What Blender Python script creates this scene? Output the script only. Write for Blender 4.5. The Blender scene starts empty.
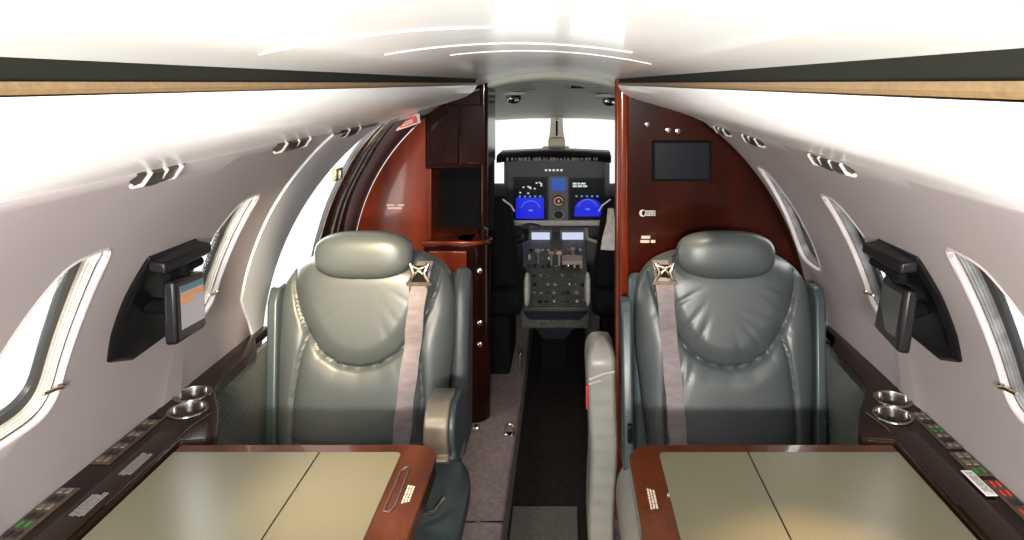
import bpy, bmesh, math, random
import numpy as np
from mathutils import Vector
random.seed(7)
C = bpy.context.scene
COL = C.collection
R0, ZC = .75, .67            # cabin liner radius and the height of its axis
EYE = 1.38

# ---------------------------------------------------------------- materials
def nd(nt, t, **kw):
    n = nt.nodes.new(t)
    for k, v in kw.items():
        if k in n.inputs: n.inputs[k].default_value = v
        else: setattr(n, k, v)
    return n
def mat(name, col, rough=.5, metal=0, coat=0, var=.08, scale=6, bump=0, bscale=80, col2=None, stretch=(1, 1, 1), emis=None, es=1, detail=4):
    m = bpy.data.materials.new(name); m.use_nodes = True
    nt = m.node_tree; b = nt.nodes['Principled BSDF']
    b.inputs['Roughness'].default_value = rough
    b.inputs['Metallic'].default_value = metal
    if name == 'black_plastic': b.inputs['Specular IOR Level'].default_value = .3
    if name in ('matte_black', 'gap_shade_and_anchor', 'aisle_carpet'): b.inputs['Specular IOR Level'].default_value = .08
    if 'mahog' in name or name in ('burl_ledge', 'table_rim_wood'): b.inputs['Specular IOR Level'].default_value = .12 if name in ('bulkhead_mahogany', 'burl_ledge', 'dark_mahogany') else .3
    b.inputs['Coat Weight'].default_value = coat
    b.inputs['Coat Roughness'].default_value = .05
    tc = nd(nt, 'ShaderNodeTexCoord'); mp = nd(nt, 'ShaderNodeMapping')
    mp.inputs['Scale'].default_value = stretch
    nt.links.new(tc.outputs['Object'], mp.inputs['Vector'])
    no = nd(nt, 'ShaderNodeTexNoise', Scale=scale, Detail=detail)
    nt.links.new(mp.outputs[0], no.inputs['Vector'])
    cr = nd(nt, 'ShaderNodeValToRGB')
    c2 = col2 or tuple(max(0, c * (1 - var)) for c in col)
    c1 = col if col2 else tuple(min(1, c * (1 + var)) for c in col)
    cr.color_ramp.elements[0].position = .3; cr.color_ramp.elements[1].position = .7
    cr.color_ramp.elements[0].color = (*c2, 1); cr.color_ramp.elements[1].color = (*c1, 1)
    nt.links.new(no.outputs['Fac'], cr.inputs['Fac'])
    nt.links.new(cr.outputs[0], b.inputs['Base Color'])
    if bump:
        n2 = nd(nt, 'ShaderNodeTexNoise', Scale=bscale, Detail=3)
        nt.links.new(mp.outputs[0], n2.inputs['Vector'])
        bp = nd(nt, 'ShaderNodeBump', Strength=bump, Distance=.002)
        nt.links.new(n2.outputs['Fac'], bp.inputs['Height']); nt.links.new(bp.outputs[0], b.inputs['Normal'])
    if emis:
        b.inputs['Emission Color'].default_value = (*emis, 1); b.inputs['Emission Strength'].default_value = es
    return m
liner = mat('liner', (.80, .80, .78), .28, coat=.25, var=.02)
ceil_m = mat('ceiling_liner', (.74, .75, .72), .24, coat=.35, var=.02)
wallm = mat('sidewall_fabric', (.33, .29, .295), .7, var=.05, scale=3, bump=.15, bscale=500)
bandm = mat('door_surround_liner', (.60, .63, .68), .5, var=.04)
gold = mat('cove_trim_gold', (.15, .095, .042), .45, var=.2, scale=200)
gap_anchor_black = mat('gap_shade_and_anchor', (.009, .0095, .007), .7)  # paints the shade of the cove gap; also the belt anchors
rimsoft = mat('soft_window_edge', (.42, .37, .375), .5)
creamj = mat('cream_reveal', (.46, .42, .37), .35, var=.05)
lip = mat('pale_trim', (.48, .44, .42), .35, coat=.1, var=.03)
gask = mat('window_gasket', (.02, .02, .022), .4)
shade = mat('shaded_reveal_and_edge', (.15, .15, .155), .4, var=.35, scale=30, stretch=(1, .2, 1))
wood = mat('mahogany', (.24, .036, .010), .22, coat=.25, col2=(.06, .008, .003), scale=3, stretch=(3, 3, .7), detail=8)
woodr = mat('bulkhead_mahogany', (.042, .006, .002), .22, coat=.1, col2=(.012, .002, .001), scale=2.5, stretch=(3, 3, .7), detail=8)
woodd = mat('dark_mahogany', (.022, .0045, .003), .18, coat=.15, col2=(.008, .002, .002), scale=4, stretch=(3, 3, .6), detail=8)
ledgem = mat('burl_ledge', (.020, .009, .005), .25, coat=.1, col2=(.006, .003, .002), scale=7, stretch=(4, 1, 4), detail=8)
rimm = mat('table_rim_wood', (.10, .024, .008), .2, coat=.5, col2=(.03, .007, .003), scale=6, stretch=(3, 1, 3), detail=8)
leafm = mat('table_leaf_leather', (.145, .135, .088), .33, var=.05, scale=3)
leath = mat('grey_leather', (.060, .071, .073), .38, var=.10, scale=5, bump=.10, bscale=140)
leath_s = mat('slate_leather', (.040, .058, .064), .36, var=.12, scale=5, bump=.15, bscale=140)
leath_l = mat('pale_grey_leather', (.26, .26, .235), .38, var=.10, scale=8, bump=.15, bscale=140)
webm = mat('mauve_webbing', (.20, .165, .172), .6, var=.18, scale=30, stretch=(1, 1, 3), bump=.2, bscale=400)
brass = mat('champagne_metal', (.62, .54, .38), .22, metal=1, var=.15, scale=60)
cupm = mat('dark_chrome', (.34, .33, .31), .16, metal=1, var=.05)
chrome = mat('chrome', (.72, .72, .70), .12, metal=1, var=.05)
blackp = mat('black_plastic', (.004, .004, .005), .38)
blackm = mat('matte_black', (.005, .005, .006), .8)
carpet = mat('mauve_carpet', (.17, .128, .125), .95, var=.25, scale=60, bump=.6, bscale=700)
carpetd = mat('aisle_carpet', (.018, .015, .014), .95, var=.3, scale=40, bump=.6, bscale=700)
matm = mat('grey_mat', (.09, .08, .07), .9, var=.2, scale=60, bump=.5, bscale=600)
greyp = mat('grey_panel_paint', (.10, .105, .095), .5, var=.06)
cockliner = mat('cockpit_headliner', (.36, .38, .33), .6, var=.06)
panelm = mat('instrument_panel_paint', (.014, .019, .026), .45)
pedm = mat('pedestal_paint', (.07, .075, .07), .45, var=.5, scale=60)
sheep = mat('pale_sheepskin', (.50, .48, .44), .9, var=.2, scale=60, bump=.6, bscale=300)
redm = mat('red_tag', (.55, .03, .04), .5)
whitem = mat('white_print', (.75, .72, .68), .5)
printm = mat('grey_ledge_print', (.22, .21, .20), .5)
pinkm = mat('cream_placard', (.62, .50, .42), .5)
screenoff = mat('dark_screen', (.003, .005, .010), .35)
screenoff.node_tree.nodes['Principled BSDF'].inputs['Specular IOR Level'].default_value = .15
def em(name, col, s): return mat(name, tuple(c * .2 for c in col), .3, emis=col, es=s, var=.02)
scr_blue = em('lit_blue_display', (.004, .012, .62), 1.0)
scr_blue2 = em('lit_dim_blue_display', (.01, .08, .42), .7)
scr_white = em('lit_pale_display', (.62, .68, .9), .9)
scr_mark = em('lit_white_marks', (.7, .8, .85), .8)
scr_red = em('lit_red_marks', (.8, .12, .10), .8)
scr_orange = em('lit_orange_band', (.70, .25, .09), .6)
scr_grey = em('lit_grey_display', (.28, .25, .27), .9)
scr_teal = em('lit_teal_bar', (.04, .12, .16), .8)
led_g = em('green_light', (.02, .35, .05), .4)
led_r = em('red_light', (.8, .04, .03), .6)
lampm = em('warm_lamp_lens', (1, .9, .7), 2)
# ribbed dado
rib = mat('ribbed_fabric', (.12, .125, .115), .8)
def _rib(m):
    nt = m.node_tree; b = nt.nodes['Principled BSDF']
    tc = nd(nt, 'ShaderNodeTexCoord'); mp = nd(nt, 'ShaderNodeMapping'); mp.inputs['Rotation'].default_value = (math.radians(35), 0, 0)
    w = nd(nt, 'ShaderNodeTexWave', Scale=62, Distortion=.3); w.bands_direction = 'Z'
    nt.links.new(tc.outputs['Object'], mp.inputs[0]); nt.links.new(mp.outputs[0], w.inputs['Vector'])
    r = nd(nt, 'ShaderNodeValToRGB'); r.color_ramp.elements[0].color = (.04, .045, .042, 1); r.color_ramp.elements[1].color = (.19, .20, .185, 1)
    nt.links.new(w.outputs['Fac'], r.inputs[0]); nt.links.new(r.outputs[0], b.inputs['Base Color'])
    bp = nd(nt, 'ShaderNodeBump', Strength=.5, Distance=.003); nt.links.new(w.outputs['Fac'], bp.inputs['Height']); nt.links.new(bp.outputs[0], b.inputs['Normal'])
_rib(rib)
glassm = bpy.data.materials.new('window_glass'); glassm.use_nodes = True
nt = glassm.node_tree; nt.nodes.clear()
o_ = nd(nt, 'ShaderNodeOutputMaterial'); mx = nd(nt, 'ShaderNodeMixShader'); tr = nd(nt, 'ShaderNodeBsdfTransparent'); gl = nd(nt, 'ShaderNodeBsdfGlossy', Roughness=.02)
tr.inputs[0].default_value = (.95, .97, .97, 1); mx.inputs[0].default_value = .05
nt.links.new(tr.outputs[0], mx.inputs[1]); nt.links.new(gl.outputs[0], mx.inputs[2]); nt.links.new(mx.outputs[0], o_.inputs[0])

# ---------------------------------------------------------------- helpers
def org(p):
    v = Vector((0, 0, 0))
    while p is not None: v += Vector(p.location); p = p.parent
    return v
class G:
    """collects vertices and faces in world metres, links them as one mesh"""
    def __init__(s): s.v = []; s.f = []
    def add(s, vs, fs):
        n = len(s.v); s.v += [tuple(v) for v in vs]; s.f += [tuple(i + n for i in f) for f in fs]; return s
    def box(s, x0, x1, y0, y1, z0, z1):
        return s.add([(x0, y0, z0), (x1, y0, z0), (x1, y1, z0), (x0, y1, z0), (x0, y0, z1), (x1, y0, z1), (x1, y1, z1), (x0, y1, z1)],
                     [(0, 3, 2, 1), (4, 5, 6, 7), (0, 1, 5, 4), (1, 2, 6, 5), (2, 3, 7, 6), (3, 0, 4, 7)])
    def hexa(s, a, b):      # two quads -> a solid
        return s.add(list(a) + list(b), [(3, 2, 1, 0), (4, 5, 6, 7), (0, 1, 5, 4), (1, 2, 6, 5), (2, 3, 7, 6), (3, 0, 4, 7)])
    def prism(s, pts, off):    # closed planar polygon extruded by a vector
        n = len(pts); o = Vector(off); a = [Vector(p) for p in pts]; b = [p + o for p in a]
        return s.add(a + b, [tuple(range(n))[::-1], tuple(range(n, 2 * n))] + [(i, (i + 1) % n, n + (i + 1) % n, n + i) for i in range(n)])
    def loft(s, rings, closed=True, caps=True):
        n = len(rings[0]); vs = [p for r in rings for p in r]; fs = []
        for j in range(len(rings) - 1):
            for i in range(n if closed else n - 1):
                fs.append((j * n + i, j * n + (i + 1) % n, (j + 1) * n + (i + 1) % n, (j + 1) * n + i))
        if caps: fs += [tuple(range(n))[::-1], tuple(range((len(rings) - 1) * n, len(rings) * n))]
        return s.add(vs, fs)
    def tube(s, path, r, n=10, caps=True):
        path = [Vector(p) for p in path]; rings = []; up = None
        for i, p in enumerate(path):
            d = (path[min(i + 1, len(path) - 1)] - path[max(i - 1, 0)]).normalized()
            if up is None: up = Vector((0, 0, 1)) if abs(d.z) < .9 else Vector((1, 0, 0))
            a = d.cross(up).normalized(); b = a.cross(d).normalized(); up = b
            rr = r[i] if isinstance(r, (list, tuple)) else r
            rings.append([p + a * math.cos(t) * rr + b * math.sin(t) * rr for t in [2 * math.pi * k / n for k in range(n)]])
        return s.loft(rings, True, caps)
    def lathe(s, prof, c, axis='z', n=32, caps=False):   # prof: (r, h)
        rings = []
        for r, h in prof:
            ring = []
            for k in range(n):
                t = 2 * math.pi * k / n; a, b = r * math.cos(t), r * math.sin(t)
                ring.append((c[0] + a, c[1] + b, c[2] + h) if axis == 'z' else (c[0] + a, c[1] + h, c[2] + b) if axis == 'y' else (c[0] + h, c[1] + a, c[2] + b))
            rings.append(ring)
        return s.loft(rings, True, caps)
    def ellip(s, c, rad, e=(2, 2, 2), nu=36, nv=24, tilt=0):
        vs = []; fs = []
        sg = lambda v, p: math.copysign(abs(v) ** p, v)
        for j in range(nv + 1):
            ph = -math.pi / 2 + math.pi * j / nv
            for i in range(nu):
                th = 2 * math.pi * i / nu
                cp = sg(math.cos(ph), 2 / e[2])
                x = rad[0] * cp * sg(math.cos(th), 2 / e[0]); y = rad[1] * cp * sg(math.sin(th), 2 / e[1]); z = rad[2] * sg(math.sin(ph), 2 / e[2])
                vs.append((c[0] + x, c[1] + y * math.cos(tilt) + z * math.sin(tilt), c[2] + z * math.cos(tilt) - y * math.sin(tilt)))
        for j in range(nv):
            for i in range(nu): fs.append((j * nu + i, j * nu + (i + 1) % nu, (j + 1) * nu + (i + 1) % nu, (j + 1) * nu + i))
        return s.add(vs, fs)
    def grid(s, P, closeback=None):     # P[j][i]
        nj, ni = len(P), len(P[0])
        return s.add([p for r in P for p in r], [(j * ni + i, j * ni + i + 1, (j + 1) * ni + i + 1, (j + 1) * ni + i) for j in range(nj - 1) for i in range(ni - 1)])
    def build(s, name, m, parent=None, bevel=0, seg=3, smooth=True, solid=0, angle=40, weld=False):
        o = org(parent)
        me = bpy.data.meshes.new(name)
        me.from_pydata([(v[0] - o.x, v[1] - o.y, v[2] - o.z) for v in s.v], [], s.f)
        bm = bmesh.new(); bm.from_mesh(me)
        if weld: bmesh.ops.remove_doubles(bm, verts=bm.verts, dist=1e-5)
        bmesh.ops.recalc_face_normals(bm, faces=bm.faces); bm.to_mesh(me); bm.free()
        me.materials.append(m)
        if smooth:
            for p in me.polygons: p.use_smooth = True
            me.set_sharp_from_angle(angle=math.radians(angle))
        ob = bpy.data.objects.new(name, me); COL.objects.link(ob); ob.parent = parent
        if solid:
            md = ob.modifiers.new('thickness', 'SOLIDIFY'); md.thickness = solid; md.offset = 0
        if bevel:
            md = ob.modifiers.new('bevel', 'BEVEL'); md.width = bevel; md.segments = seg; md.limit_method = 'ANGLE'; md.angle_limit = math.radians(35)
        return ob
def tag(o, label=None, cat=None, group=None, kind=None):
    for k, v in (('label', label), ('category', cat), ('group', group), ('kind', kind)):
        if v: o[k] = v
    return o
def thing(name, loc, label, cat, group=None, kind=None):
    o = bpy.data.objects.new(name, None); COL.objects.link(o); o.location = loc; o.empty_display_size = .05
    return tag(o, label, cat, group, kind)
def st(o): o['kind'] = 'structure'; return o
def cut(ob, cutters):
    for c in cutters:
        md = ob.modifiers.new('cut', 'BOOLEAN'); md.object = c; md.operation = 'DIFFERENCE'; md.solver = 'EXACT'
    bpy.context.view_layer.update()
    ev = ob.evaluated_get(bpy.context.evaluated_depsgraph_get())
    me = bpy.data.meshes.new_from_object(ev); ob.modifiers.clear(); ob.data = me
    for p in me.polygons: p.use_smooth = True
    me.set_sharp_from_angle(angle=math.radians(35))
    for c in cutters: bpy.data.objects.remove(c)
def P(s, Y, a, R=R0):
    a = math.radians(a); return (s * R * math.sin(a), Y, ZC + R * math.cos(a))
def interp(x, xs, ys): return float(np.interp(x, xs, ys))

# ---------------------------------------------------------------- shell
g = G(); g.box(-.125, .155, -2.6, 4.3, -.05, 0); floor = st(g.build('floor', carpetd))
for s in (-1, 1):
    g = G(); x = .125 if s < 0 else .155
    g.box(min(s * x, s * .8), max(s * x, s * .8), -2.6, 4.3, -.05, .13)
    st(g.build('floor_left' if s < 0 else 'floor_right', carpet, bevel=.01))

def chaikin(p, n=3):
    for _ in range(n):
        q = []
        for i in range(len(p)):
            a, b = p[i], p[(i + 1) % len(p)]
            q += [(a[0] * .75 + b[0] * .25, a[1] * .75 + b[1] * .25), (a[0] * .25 + b[0] * .75, a[1] * .25 + b[1] * .75)]
        p = q
    return p
KA = R0 * math.pi / 180
hole0 = [(.872, 51.2), (.888, 49.8), (.920, 49.5), (.957, 49.4), (.985, 54), (1.012, 60), (1.032, 66.5), (1.042, 70.8), (1.028, 72.6), (1.0, 73.2), (.90, 73.2), (.872, 71.5), (.864, 62)]
def hole(dy): return chaikin([(y + dy, a) for y, a in hole0], 2)
def ray_hole(c, d, H):
    best = None
    for i in range(len(H)):
        ax, ay = H[i][0] - c[0], (H[i][1] - c[1]) * KA; bx, by = H[(i + 1) % len(H)][0] - c[0], (H[(i + 1) % len(H)][1] - c[1]) * KA
        ex, ey = bx - ax, by - ay; den = d[0] * ey - d[1] * ex
        if abs(den) < 1e-12: continue
        t = (ax * ey - ay * ex) / den; u = (ax * d[1] - ay * d[0]) / den
        if t > 0 and -1e-9 <= u <= 1 + 1e-9 and (best is None or t > best): best = t
    return best
AS = [36 + i * 1.5 for i in range(36)] + [92 + i * 5 for i in range(11)]
def wall(s, ks, yend, name):
    g = G(); edges = []; y = -2.6
    for k in sorted(ks):
        dy = .465 * k; y0, y1 = .83 + dy, 1.07 + dy
        if y0 > y: g.grid([[P(s, yy, a) for a in AS] for yy in (y, y0)])
        H = hole(dy); c = (.945 + dy, 62)
        ns = [y0 + (y1 - y0) * i / 8 for i in range(9)]
        per = [(y0, a) for a in AS] + [(yy, AS[-1]) for yy in ns[1:-1]] + [(y1, a) for a in AS[::-1]] + [(yy, AS[0]) for yy in ns[1:-1][::-1]]
        rings = []
        hp = []
        for q in per:
            d = (q[0] - c[0], (q[1] - c[1]) * KA); t = ray_hole(c, d, H); hp.append((c[0] + d[0] * t, c[1] + d[1] * t / KA))
        for f in (0, .03, .1, .25, .5, .75, 1):
            rings.append([P(s, h[0] + (q[0] - h[0]) * f, h[1] + (q[1] - h[1]) * f) for h, q in zip(hp, per)])
        g.loft(rings, True, False); y = y1
    if y < yend: g.grid([[P(s, yy, a) for a in AS] for yy in (y, (y + yend) / 2, yend)])
    ob = g.build(name, wallm, weld=True, angle=60); md = ob.modifiers.new('t', 'SOLIDIFY'); md.thickness = .006; md.offset = 0
    return st(ob)
KL = [1, 0, -1, -2, -3, -4, -5, -6]; KR = [2] + KL
wall(-1, KL, 1.84, 'wall_left'); wall(1, KR, 2.62, 'wall_right')

def inset(H, c, m):
    out = []
    for y, a in H:
        dx, dz = y - c[0], (a - c[1]) * KA; L = math.hypot(dx, dz); f = (L - m) / L
        # keep it roughly parallel for the tall narrow opening
        fy = max(0, (abs(dx) - m)) / max(abs(dx), 1e-6) if abs(dx) > .02 else f
        out.append((c[0] + dx * (fy if abs(dx) > .02 else f), c[1] + (a - c[1]) * (1 - m / .155)))
    return out
wn = 0
for s, ks in ((-1, KL), (1, KR)):
    for k in ks:
        if k < -6: continue
        wn += 1; dy = .465 * k; H = hole(dy); c = (.95 + dy, 61.5)
        t = thing('window_%d' % wn, P(s, .95 + dy, 73.5), None, None, kind='structure')
        def ring(d, m): return [P(s, y, a, R0 + d) for y, a in inset(H, c, m)]
        g = G(); g.loft([ring(.003, -.004), ring(-.003, -.004), ring(-.005, -.0015), ring(-.003, .0005), ring(.006, .001)], True, False)
        g.build('window_trim', rimsoft, t)
        g = G(); g.loft([ring(.006, .0045), ring(.010, .0048), ring(.0102, .0062), ring(.0145, .0064), ring(.0147, .0078), ring(.0185, .0080), ring(.0187, .0092), ring(.024, .0095)], True, False)
        g.build('window_reveal', creamj if s < 0 else shade, t, angle=20)  # right reveals greyer: shade of that side put into the colour
        g = G(); g.loft([ring(.006, .0012), ring(.0055, .0025), ring(.0065, .0048)], True, False); g.build('seal_line', gask, t)
        g = G(); g.loft([ring(.024, .009), ring(.022, .010), ring(.023, .024), ring(.028, .026), ring(.030, .027)], True, False)
        g.build('gasket', gask, t)
        g = G(); r = ring(.028, .025); r2 = ring(.030, .025); g.loft([r, r2], True, True); g.build('glass', glassm, t, smooth=False)
        if k in (0, 1):
            hp = Vector(P(s, 1.012 + dy, 69.2, R0 - .002)); n = (Vector((0, 0, ZC)) - Vector((hp.x, 0, hp.z))).normalized()
            tx = Vector((0, 1, -.1)).normalized()
            g = G(); g.tube([hp + n * .004 - tx * .012, hp + n * .006 + tx * .02], .0028); g.tube([hp + n * .004 + tx * .02, hp + n * .006 + tx * .026], .0045); g.build('shade_handle', brass, t)

# ceiling, with its panel seams
g = G(); aa = [-37.5 + i * 75 / 40 for i in range(41)]
g.grid([[P(1, y, a) for a in aa] for y in (-2.6, -1, .5, 1.5, 2.62)]); st(g.build('ceiling', ceil_m, angle=60))
for i, (y, a0, a1) in enumerate([(.50, -13, 0), (.70, -10, 9), (.86, -7, 12)]):
    g = G(); ar = [a0 + (a1 - a0) * j / 16 for j in range(17)]
    g.loft([[P(1, y - .0014, a, R0 - .0001), P(1, y, a, R0 - .0009), P(1, y + .0014, a, R0 - .0001)] for a in ar], True, True)
    st(g.build('trim_%d' % (i + 1), liner))
# closure rings: rear wall of the cabin, outside the view
g = G(); g.prism([P(1, -2.6, a, .76) for a in range(0, 360, 10)], (0, -.03, 0)); st(g.build('wall_back', woodd))

# curved liner that surrounds the entry door opening
g = G(); rr = []
for a in [36 + i * 3 for i in range(19)]:
    y0 = interp(a, [36, 45, 62, 75, 83, 90], [1.47, 1.53, 1.61, 1.66, 1.76, 1.79])
    rr.append([P(-1, y0, a, R0 + .002), P(-1, y0 + .004, a, R0 - .008), P(-1, 1.83, a, R0 - .008), P(-1, 1.84, a, R0 - .003), P(-1, 1.84, a, R0 + .012)])
g.loft(rr, False, False); st(g.build('trim_4', bandm, angle=30))

# entry door frame (dark seals with fine metal edges) and wall forward of it
def yb(a): return interp(a, [36, 45, 58, 70, 80, 130], [1.93, 2.01, 2.13, 2.185, 2.20, 2.2])
def yc(a): return interp(a, [36, 39, 53, 66, 76, 90, 130], [2.12, 2.16, 2.355, 2.415, 2.47, 2.5, 2.5])
dr = thing('door_1', (-.6, 2.2, .13), None, None, kind='structure')
AD = [36 + i * 3 for i in range(33)]
g = G(); g.loft([[P(-1, yb(a), a, .765), P(-1, yb(a), a, .754), P(-1, yc(a), a, .754), P(-1, yc(a), a, .765)] for a in AD], True, True); g.build('door_seal', blackp, dr, angle=30)
for f, w, m in ((.03, .003, shade), (.36, .003, brass), (.46, .005, shade), (.72, .004, shade)):
    g = G(); g.tube([P(-1, yb(a) * (1 - f) + yc(a) * f, a, .753) for a in AD], w, 6); g.build('metal_edge', m, dr)
g = G(); g.box(-.618, -.600, 1.99, 2.05, 1.10, 1.135); g.box(-.60, -.590, 2.0, 2.015, 1.105, 1.13); g.build('door_latch', brass, dr, bevel=.003)
g = G(); g.grid([[P(-1, yc(a) + (2.64 - yc(a)) * t, a, .755) for a in AD] for t in (0, .5, 1)]); st(g.build('wall_left_front', mat('mauve_liner', (.12, .09, .10), .5), angle=60, solid=.006))

# ---------------------------------------------------------------- overhead panels (white valances) with gold lip
prof = [(.200, 1.3735), (.203, 1.366), (.212, 1.354), (.228, 1.343), (.26, 1.331), (.31, 1.3165), (.36, 1.302), (.41, 1.287), (.440, 1.276), (.4560, 1.2655)]
for s in (-1, 1):
    side = 'left' if s < 0 else 'right'
    t = thing('overhead_panel', (s * .33, -.3, 1.3), 'long white curved overhead panel above the %s windows' % side, 'overhead panel')
    prf = prof[:-3] + ([(.41, 1.287), (.440, 1.276), (.4560, 1.2655)] if s < 0 else [(.415, 1.283), (.450, 1.267), (.472, 1.253)])
    g = G(); pr = prf + [(prf[-1][0] + .014, prf[-1][1] - .0035), (.485, 1.285), (.40, 1.318), (.205, 1.3738)]
    ys = [-2.58, -1, 0, 1, 1.7, 1.93, 1.985]
    rings = []
    for y in ys:
        k = 1.0
        rings.append([(s * x, y, z) for x, z in pr])
    g.loft(rings, True, True); g.build('panel_shell', liner, t, angle=50)
    g = G(); g.loft([[(s * x, y, z) for x, z in ((.200, 1.3745), (.1985, 1.377), (.200, 1.3806), (.232, 1.381), (.232, 1.3745))] for y in (-2.58, 1.99)], True, True); g.build('gold_lip', gold, t)
    g = G(); g.loft([[(s * x, y, z) for x, z in ((.2035, 1.3808), (.2035, 1.396), (.24, 1.40), (.24, 1.3808))] for y in (-2.58, 1.99)], True, True); g.build('cove_gap_shade', gap_anchor_black, t)  # near-black strip stands in for the shade inside the open gap

# reading lights and air vents along the lower edge of the overhead panels
smoked = mat('smoked_housing', (.035, .03, .026), .3)
def cluster(s, y0, y1, n, label):
    t = thing('reading_light', P(s, y0, 36), label, 'light', 'reading light clusters under the overhead panels')
    a0 = 36.6 if s < 0 else 38.4; n_ = 9
    g = G(); rg = []
    for q in range(n_):
        u = (q - 4) / 4; k = (1 - u * u) ** .5 if abs(u) < 1 else 0; k = max(k, .15)
        y = y0 + (y1 - y0) * q / 8
        rg.append([P(s, y, a0 - .9, .752), P(s, y, a0 - .9, .749 - .006 * k), P(s, y, a0 + .1, .749 - .013 * k), P(s, y, a0 + .2 + .8 * k, .749 - .010 * k), P(s, y, a0 + .3 + .9 * k, .752)])
    g.loft(rg, True, True); g.build('dark_housing', smoked, t, angle=50)
    for i in range(n):
        y = y0 + (y1 - y0) * (i + .5) / n
        g = G(); g.loft([[P(s, y + d, a0 - 1.1, R0 - q), P(s, y + d, a0 + .25, R0 - q - .006), P(s, y + d, a0 + 1.25, R0 - q), P(s, y + d, a0 + 1.2, R0 + .002), P(s, y + d, a0 - 1.1, R0 + .002)] for d, q in ((-.003, .006), (-.0015, .008), (.0015, .008), (.003, .006))], True, True)
        g.build('nozzle', lip, t, bevel=.001)
cluster(-1, .80, .90, 3, 'reading light cluster on the left panel edge, nearest the viewer above the near left window')
cluster(-1, 1.19, 1.36, 3, 'small reading light cluster on the left panel edge above the second left window')
cluster(-1, 1.53, 1.70, 2, 'tiny dark reading light at the forward end of the left overhead panel')
cluster(1, 1.0, 1.18, 4, 'reading light cluster on the right panel edge, nearest the viewer with white nozzles')
cluster(1, 1.46, 1.62, 3, 'small reading light row in the middle of the right panel edge')
cluster(1, 1.76, 1.92, 3, 'tiny reading light row at the right panel end beside the wood bulkhead')

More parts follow.
